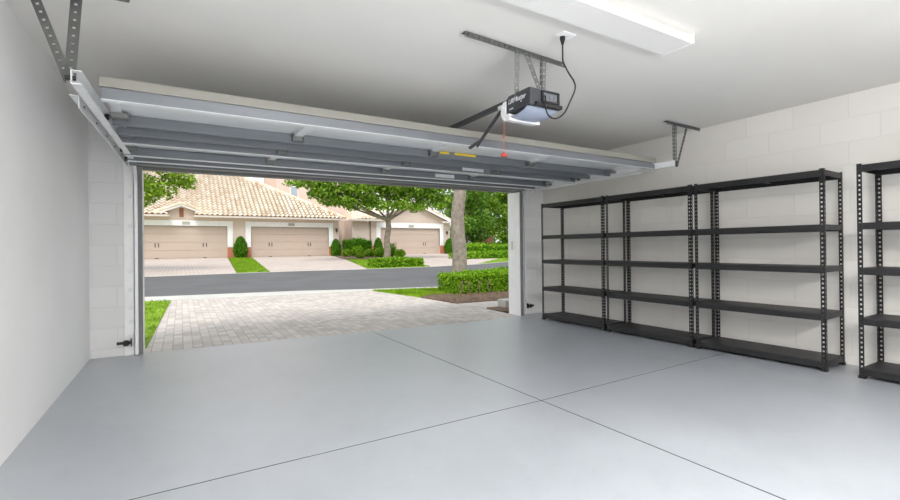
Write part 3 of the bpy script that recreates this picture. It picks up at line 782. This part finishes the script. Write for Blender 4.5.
# upper storey behind the roof
u = MB().box(6.85, 13.6, 39.6, 46, 3.4, 9.2); u.build('upper_storey', M['stucco2'], hA)
wf = MB().box(7.95, 8.02, 39.53, 39.6, 5.3, 6.45).box(8.55, 8.62, 39.53, 39.6, 5.3, 6.45).box(7.95, 8.62, 39.53, 39.6, 6.38, 6.48).box(7.95, 8.62, 39.53, 39.6, 5.25, 5.33).build('window', M['trimwhite'], hA)
MB().box(8.02, 8.55, 39.56, 39.6, 5.3, 6.4).build('pane', M['glass'], wf)

hB = thing('house', 'peach stucco house with one overhead door behind the spreading tree', 'house', (16.5, HY+.3, ZB))
HB = HY+.3
D3 = (13.90, 19.40); D3T = 2.80
w = MB()
wallbox(w, 11.55, D3[0], ZB, 3.42, HB); wallbox(w, D3[1], 20.45, ZB, 3.42, HB); wallbox(w, D3[0], D3[1], D3T, 3.42, HB)
w.box(10.42, 11.6, HB+2.0, HB+2.2, ZB, 3.3).box(11.55, 11.8, HB+.25, HB+8, ZB, 3.42).box(20.2, 20.45, HB+.25, HB+8, ZB, 3.42)
w.build('wall', M['stucco'], hB)
for x0, x1 in ((12.55, D3[0]-.02), (D3[1]+.02, 20.47)): MB().box(x0, x1, HB-.04, HB, ZB-.1, ZB+.75).build('base_band', M['terra'], hB)
house_door(hB, *D3, D3T, facade=HB); door_trim(hB, *D3, D3T, .36, .42, facade=HB)
lantern(hB, 20.1, 2.45, HB)
lantern(hB, 11.0, 2.2, HB+2.0)
MB().tube([(13.02, HB-.06, ZB), (13.02, HB-.06, 3.3)], .05, 8).build('downspout', M['barkd'], hB)
ax, az = 16.62, 4.92; gp = .42
mb = MB().prism([(ax-3.75, az-gp*3.75), (ax+3.75, az-gp*3.75), (ax, az)], lambda u, v, q: (u, q, v), HB-.02, HB+.2); mb.build('gable', M['stucco'], hB)
MB().box(11.3, 13.9, HB-.52, HB-.42, 3.30, 3.44).box(11.3, 13.9, HB-.42, HB, 3.36, 3.42).box(19.4, 20.9, HB-.52, HB-.42, 3.26, 3.40).build('gutter', M['gutter'], hB)
rf = MB(); tile_roof(rf, 11.3, 13.7, HB-.5, 3.46, .5, 10)
for sgn in (-1, 1):
    # gable roof planes running back, tiles on top
    e = 4.0
    p0, p1 = (ax, az+.06), (ax+sgn*e, az+.06-gp*e)
    rf.prism([p0, p1, (p1[0], p1[1]+.12), (p0[0], p0[1]+.12)][::-sgn], lambda u, v, q: (u, q, v), HB-.35, HB+9)
    rf.tube([(ax+sgn*e*k/10, HB-.34, az+.20-gp*e*k/10) for k in range(11)], .10, 8)
    for k in range(28):
        yy = HB-.1+k*.32
        rf.tube([(ax, yy, az+.16), (ax+sgn*e, yy, az+.16-gp*e)], .07, 6)
rf.build('roof', M['tile'], hB)
for sgn in (-1, 1):
    MB().bar((ax, HB-.40, az+.04), (ax+sgn*4.0, HB-.40, az+.04-gp*4.0), .06, .16).build('rake_board', M['trimwhite'], hB)

# ------------------------------------------------------------------ plants
def leaves(mb, n, pick, size, flat=.0):
    for _ in range(n):
        p, nrm = pick(); s = size*rnd.uniform(.6, 1.35)
        d = Vector((rnd.gauss(0, 1), rnd.gauss(0, 1), rnd.gauss(0, 1)+flat))+Vector(nrm)*.8
        if d.length < 1e-3: continue
        d.normalize(); a = d.orthogonal().normalized(); b = d.cross(a)
        q = rnd.uniform(0, 2*PI); e1 = a*math.cos(q)+b*math.sin(q); e2 = d.cross(e1)
        p = Vector(p)
        mb.add([p-e1*s*.55, p+e2*s*.27-d*s*.06, p+e1*s*.55, p-e2*s*.27-d*s*.06], [(0, 1, 2, 3)], True)
def blob_pick(blobs, bias=.45):
    ws = [b[1][0]*b[1][1]*b[1][2] for b in blobs]
    def pick():
        c, r = rnd.choices(blobs, ws)[0]
        while True:
            d = Vector((rnd.uniform(-1, 1), rnd.uniform(-1, 1), rnd.uniform(-1, 1)))
            if .05 < d.length < 1: break
        d.normalize(); q = bias+(1-bias)*rnd.random()**.6
        return (c[0]+d.x*r[0]*q, c[1]+d.y*r[1]*q, c[2]+d.z*r[2]*q), d
    return pick
def crown_blobs(c, R, n, r0, r1, zf=.5):
    out = []
    for _ in range(n):
        a = rnd.uniform(0, 2*PI); q = math.sqrt(rnd.random()); z = rnd.uniform(-1, 1)
        rr = rnd.uniform(r0, r1); k = math.sqrt(max(0, 1-z*z*.8))
        out.append(((c[0]+R[0]*q*k*math.cos(a), c[1]+R[1]*q*k*math.sin(a), c[2]+R[2]*z), (rr, rr, rr*zf)))
    return out
def tree(label, base, top, r, crown, n, size, lm, bm_='bark', group=None, limbs=6, bias=.2, flare=1.4):
    th = thing('tree', label, 'tree', base, group)
    b = Vector(base); t_ = Vector(top)
    mb = MB(); pts = [b+(t_-b)*k/8+Vector((math.sin(k*1.3)*.04*r/.2, math.cos(k*1.7)*.03*r/.2, 0)) for k in range(9)]
    pts[0].z -= .05
    mb.tube(pts, [r*flare*(1.0 if k == 0 else 1)*(1-.0*k) if k == 0 else r*(1.12-.045*k) for k in range(9)], 14)
    mb.build('trunk', M[bm_], th)
    mb = MB()
    for i in range(limbs):
        c, rr = crown[i*len(crown)//max(1, limbs)]
        mid = (t_*.55+Vector(c)*.45)+Vector((0, 0, -.15))
        mb.tube(smooth([t_-(t_-b)*.08, mid, Vector(c)], 4), [r*.42*(1-.085*k) for k in range(9)], 8)
    if limbs: mb.build('limb', M[bm_], th)
    mb = MB(); leaves(mb, n, blob_pick(crown, bias), size)
    mb.build('foliage', M[lm], th)
    return th
# near street tree with a grey trunk behind the hedge
tree('grey-trunked street tree rising behind the near hedge', (6.45, 10.42, 0), (6.62, 10.5, 4.2), .19, crown_blobs((6.8, 10.8, 6.0), (1.8, 1.6, 1.0), 14, .5, .9), 2500, .16, 'leafB', limbs=5)
# tree across the street on the left: only the low right part of its crown shows
tree('leafy tree across the street showing at the left doorway edge', (-4.0, 21.6, zg(21.6)), (-3.9, 21.5, 3.0), .2, crown_blobs((-2.7, 21.5, 5.1), (2.3, 2.3, 1.3), 26, .6, 1.0)+[((-.9, 21.3, 3.55), (.9, .8, .45)), ((-.1, 21.3, 4.0), (.75, .7, .38)), ((-1.3, 21.4, 3.1), (.55, .6, .3)), ((.25, 21.4, 3.85), (.4, .4, .25)), ((-.3, 21.3, 4.5), (.9, .7, .4))], 15000, .145, 'leafA', limbs=6)
# central spreading tree
cr = []
for x, y, z, a, b, c in ((11.0,26.4,5.2,1.6,1.4,.9),(9.0,26.2,4.7,1.3,1.2,.7),(7.3,26.0,4.65,1.2,1.1,.55),(6.2,25.9,4.95,.9,.8,.4),(5.4,25.8,4.75,.6,.6,.25),(7.6,26.1,3.95,.9,.8,.35),(8.9,26.2,3.75,.7,.7,.35),(12.8,26.5,4.9,1.3,1.2,.75),(14.2,26.6,4.7,1.2,1.1,.6),(15.2,26.6,4.35,.8,.8,.4),(13.6,26.5,4.0,.8,.8,.35),(10.0,26.3,4.1,.9,.9,.4),(11.9,26.4,4.2,.9,.8,.4),(9.8,26.5,6.0,1.8,1.6,.9),(12.8,26.6,6.0,1.7,1.6,.9),(7.2,26.1,5.6,1.3,1.2,.6),(15.0,26.6,5.5,1.2,1.1,.6),(11.2,26.4,6.9,1.8,1.6,.7),(6.6,26,4.2,.5,.5,.25),(10.6,25.7,3.75,.9,.7,.35),(11.9,25.7,3.8,.8,.7,.35),(12.9,25.9,3.7,.7,.7,.3),(14.6,26.0,3.9,.7,.6,.3),(8.2,25.7,3.9,.8,.7,.35),(9.6,25.8,3.65,.5,.5,.25),(6.9,25.7,4.35,.8,.7,.35)):
    cr.append(((x, y, z), (a, b, c)))
tree('spreading green tree on the lawn island across the street', (11.08, 26.4, zg(26.4)), (11.25, 26.4, 3.1), .20, cr, 20000, .22, 'leafB', 'barkd', limbs=9)
# distant trees on the right
spec = [((26.5, 41, 0), 5.5, 3.4, 'leafC'), ((30.5, 44, 0), 5.9, 3.7, 'leafB'), ((34.5, 47, 0), 6.4, 4.2, 'leafC'), ((38.5, 46, 0), 6.0, 4.2, 'leafB'), ((27.3, 34.0, 0), 4.2, 1.9, 'leafB')]
labs = ['broad deep green tree at left of the far tree line', 'mid green tree second from left in the far tree line', 'tall deep green tree rising behind the brown fence',
        'mid green tree right of the brown fence', 'small mid green tree before the tree line, half behind the white jamb']
for (b, hz, R, lm), lab in zip(spec, labs):
    z0 = zg(b[1]); cr = crown_blobs((b[0], b[1], z0+hz*.85), (R, R*.7, hz*.62), 26, R*.28, R*.48, .75)
    tree(lab, (b[0], b[1], z0), (b[0], b[1], z0+hz*.55), .22, cr, 6500, .34, lm, 'barkd', 'far tree line', limbs=5, bias=.15)
def hedge(label, x0, x1, y0, y1, h, n, size, lm, slope=0.0, group=None, ang=0):
    cx_, cy_ = (x0+x1)/2, (y0+y1)/2; z = zg(cy_)
    th = thing('hedge', label, 'hedge', (cx_, cy_, z), group)
    hw, hd = (x1-x0)/2, (y1-y0)/2
    def pick():
        f_ = rnd.random(); a, b, c = rnd.uniform(-1, 1), rnd.uniform(-1, 1), rnd.random()
        bump = 1+.09*math.sin(a*hw*5+b*3)*math.sin(b*hd*6+1)+.07*math.sin(a*hw*2.3+1.7)+.12*max(0, rnd.gauss(0, .6))
        k = rnd.uniform(.84, 1.02)
        top, fr = hw*hd*4, hw*h*2*2
        if f_ < top/(top+fr+hd*h*4): return (cx_+a*hw, cy_+b*hd, z+h*bump*k), (0, 0, 1.2)
        if rnd.random() < hw/(hw+hd): s_ = rnd.choice((-1, 1)); return (cx_+a*hw, cy_+s_*hd*k*bump, z+c*h), (0, s_, .3)
        s_ = rnd.choice((-1, 1)); return (cx_+s_*hw*rnd.uniform(1-.1/hw, 1+.03/hw), cy_+b*hd, z+c*h), (s_, 0, .3)
    mb = MB(); leaves(mb, n, pick, size)
    mb.build('foliage', M[lm], th)
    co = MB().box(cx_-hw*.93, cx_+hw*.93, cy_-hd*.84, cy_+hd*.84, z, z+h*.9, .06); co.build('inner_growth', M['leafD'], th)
    return th
hg = hedge('clipped bright green hedge in the mulch bed before the grey trunk', 5.70, 9.4, 9.22, 10.2, .49, 17000, .062, 'leafH')
for k in range(4):
    x = 5.75+k*.28; mbs = MB()
    for q in range(3): mbs.tube([(x, 9.18, .02), (x+rnd.uniform(-.08, .08), 9.15, .18), (x+rnd.uniform(-.14, .14), 9.2, .34)], .005, 5)
    mbs.build('bare_stem', M['twig'], hg)
hedge('low clipped hedge around the island tree', 7.85, 10.35, 19.95, 21.0, .38, 7000, .11, 'leafH')
hedge('long clipped hedge along the far lawn at right', 15.6, 34, 25.0, 26.4, .42, 9000, .15, 'leafH')
hedge('dark square hedge against the recessed house wall', 10.5, 12.5, 32.6, 33.5, 1.15, 4200, .13, 'leafD')
hedge('bright second hedge behind the long far hedge', 20, 40, 31.0, 33.5, .75, 7000, .2, 'leafH')
hedge('deeper green hedge farthest back below the trees', 24, 44, 37, 38.5, .8, 6000, .2, 'leafB')
def shrub(label, c, r, h, n, size, lm, cone=False, group=None):
    z = zg(c[1]); th = thing('conical_shrub' if cone else 'shrub', label, 'shrub', (c[0], c[1], z), group)
    def pick():
        t_ = rnd.random()**.8; a = rnd.uniform(0, 2*PI)
        if cone: rr = r*math.sqrt(max(0, 1-t_**1.7))*(.8+.4*min(1, t_*3))/1.15
        else: rr = r*math.sqrt(max(0, 1-(2*t_-1)**2*.9))
        rr *= rnd.uniform(.75, 1.03)
        return (c[0]+rr*math.cos(a), c[1]+rr*math.sin(a), z+.02+t_*h), (math.cos(a), math.sin(a), .5)
    mb = MB(); leaves(mb, n, pick, size); mb.build('foliage', M[lm], th)
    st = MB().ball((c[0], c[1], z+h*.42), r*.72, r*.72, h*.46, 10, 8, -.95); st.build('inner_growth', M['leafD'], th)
    MB().cyl((c[0], c[1], z-.02), (c[0], c[1], z+h*.3), .03, 6).build('stem', M['barkd'], th)
    return th
gp_ = 'clipped shrubs before the far houses'
shrub('tall conical shrub between the two duplex doors', (3.47, 33.45), .50, 1.42, 2600, .10, 'leafD', True)
shrub('conical shrub at the right corner of the duplex', (9.95, 33.35), .44, 1.25, 1500, .10, 'leafD', True)
shrub('conical shrub left of the third overhead door', (13.3, 33.3), .42, 1.35, 1500, .10, 'leafD', True)
shrub('rounded shrub right of the third overhead door', (20.0, 33.6), .55, 1.3, 1500, .11, 'leafD', True)
shl = ['pale loose shrub leftmost in the far mulch bed', 'low bright shrub before the dark hedge', 'pale spreading shrub in the middle of the far mulch bed', 'bright loose shrub nearest the island trunk, at left', 'small yellow-green shrub nearest the far lawn', 'taller green shrub right of the island trunk', 'small bright shrub at the right end of the far mulch bed']
for (x, y, r, h_, lm), lab in zip(((10.2, 31.6, .32, .5, 'leafA'), (11.05, 31.6, .45, .75, 'leafH'), (11.7, 31.0, .42, .5, 'leafA'), (12.2, 30.2, .5, .65, 'leafH'), (10.3, 29.0, .3, .35, 'leafA'), (13.05, 30.2, .42, .95, 'leafB'), (13.0, 28.6, .4, .55, 'leafH')), shl):
    shrub(lab, (x, y), r, h_, 420, .14, lm)
# brown fence and white van-like glimpse behind the trees
fn = thing('fence', 'brown board fence below the far tree line', 'fence', (29.15, 41.85, zg(43)))
MB().box(27.7, 30.6, 41.8, 41.9, zg(43), zg(43)+1.35).build('board_panel', M['brown'], fn)
for x in (27.7, 29.15, 30.6): MB().box(x-.06, x+.06, 41.75, 41.95, zg(43), zg(43)+1.5).build('post', M['barkd'], fn)

# ------------------------------------------------------------------ light
wd = bpy.data.worlds.new('sky'); bpy.context.scene.world = wd; wd.use_nodes = True
nt = wd.node_tree; bg = nt.nodes['Background']
tc = nt.nodes.new('ShaderNodeTexCoord'); sp = nt.nodes.new('ShaderNodeSeparateXYZ'); cr_ = nt.nodes.new('ShaderNodeValToRGB')
nt.links.new(tc.outputs['Generated'], sp.inputs[0]); nt.links.new(sp.outputs['Z'], cr_.inputs['Fac'])
e = cr_.color_ramp.elements; e[0].position = 0; e[0].color = (1, .99, .97, 1); e[1].position = .7; e[1].color = (.86, .92, 1, 1)
nt.links.new(cr_.outputs['Color'], bg.inputs['Color']); bg.inputs['Strength'].default_value = 1.12
sl = bpy.data.lights.new('sun', 'SUN'); sl.energy = 2.5; sl.angle = math.radians(28); sl.color = (1, .96, .9)
so = bpy.data.objects.new('sun', sl); C.objects.link(so)
so.rotation_euler = Vector((.3, .5, -.8)).to_track_quat('-Z', 'Y').to_euler()
for x, y, pw in lights:  # area lamps of the added fill fixtures
    al = bpy.data.lights.new('fill_light', 'AREA'); al.shape = 'RECTANGLE'; al.size = 2.4; al.size_y = .22; al.energy = pw; al.color = (1, .985, .96)
    ao = bpy.data.objects.new('fill_light', al); C.objects.link(ao); ao.location = (x, y, CE-.07)

# added unseen fill lamp behind the camera, bounced off the ceiling
th = thing('fill_lamp', 'added black tripod fill lamp, unseen behind the camera, aimed at the ceiling', 'lamp', (1.3, -1.5, 0))
for k in range(3):
    a = 2*PI*k/3+.5; MB().tube([(1.3, -1.5, .75), (1.3+.42*math.cos(a), -1.5+.42*math.sin(a), .012)], .011, 8).build('leg', M['rubber'], th)
MB().tube([(1.3, -1.5, .5), (1.3, -1.5, 1.14)], .013, 8).build('pole', M['rubber'], th)
mb = MB().box(1.04, 1.56, -1.76, -1.24, 1.14, 1.16)
for a0, a1, b0, b1 in ((1.03, 1.04, -1.77, -1.23), (1.56, 1.57, -1.77, -1.23), (1.03, 1.57, -1.77, -1.76), (1.03, 1.57, -1.24, -1.23)): mb.box(a0, a1, b0, b1, 1.14, 1.22)
mb.build('lamp_housing', M['rubber'], th)
al = bpy.data.lights.new('bounce_fill', 'AREA'); al.shape = 'RECTANGLE'; al.size = .5; al.size_y = .5; al.energy = 175; al.color = (1, .985, .965)
ao = bpy.data.objects.new('bounce_fill', al); C.objects.link(ao); ao.location = (1.3, -1.5, 1.225); ao.rotation_euler = (PI, 0, 0)

# ------------------------------------------------------------------ camera
F, YAW, PT, RL, CY, H = 451.8, .5375, .0037, -.0106, 245.68, 1.15
cam = bpy.data.cameras.new('camera'); co = bpy.data.objects.new('camera', cam); C.objects.link(co)
r0 = Vector((math.cos(YAW), -math.sin(YAW), 0)); f0 = Vector((math.sin(YAW), math.cos(YAW), 0)); u0 = Vector((0, 0, 1))
fw = f0*math.cos(PT)+u0*math.sin(PT); u1 = u0*math.cos(PT)-f0*math.sin(PT)
rt = r0*math.cos(RL)+u1*math.sin(RL); up = u1*math.cos(RL)-r0*math.sin(RL)
m4 = Matrix((rt, up, -fw)).transposed().to_4x4(); m4.translation = (0, 0, H); co.matrix_world = m4
cam.sensor_width = 36; cam.lens = F*36/900; cam.shift_y = (CY-250)/900; cam.clip_start = .02; cam.clip_end = 500
sc = bpy.context.scene; sc.camera = co
sc.view_settings.view_transform = 'Standard'; sc.view_settings.look = 'None'; sc.view_settings.gamma = 1; sc.view_settings.use_curve_mapping = False
sc.view_settings.exposure = 0
try:
    sc.cycles.use_denoising = True; sc.cycles.max_bounces = 10; sc.cycles.diffuse_bounces = 6; sc.cycles.sample_clamp_indirect = 6
except Exception: pass
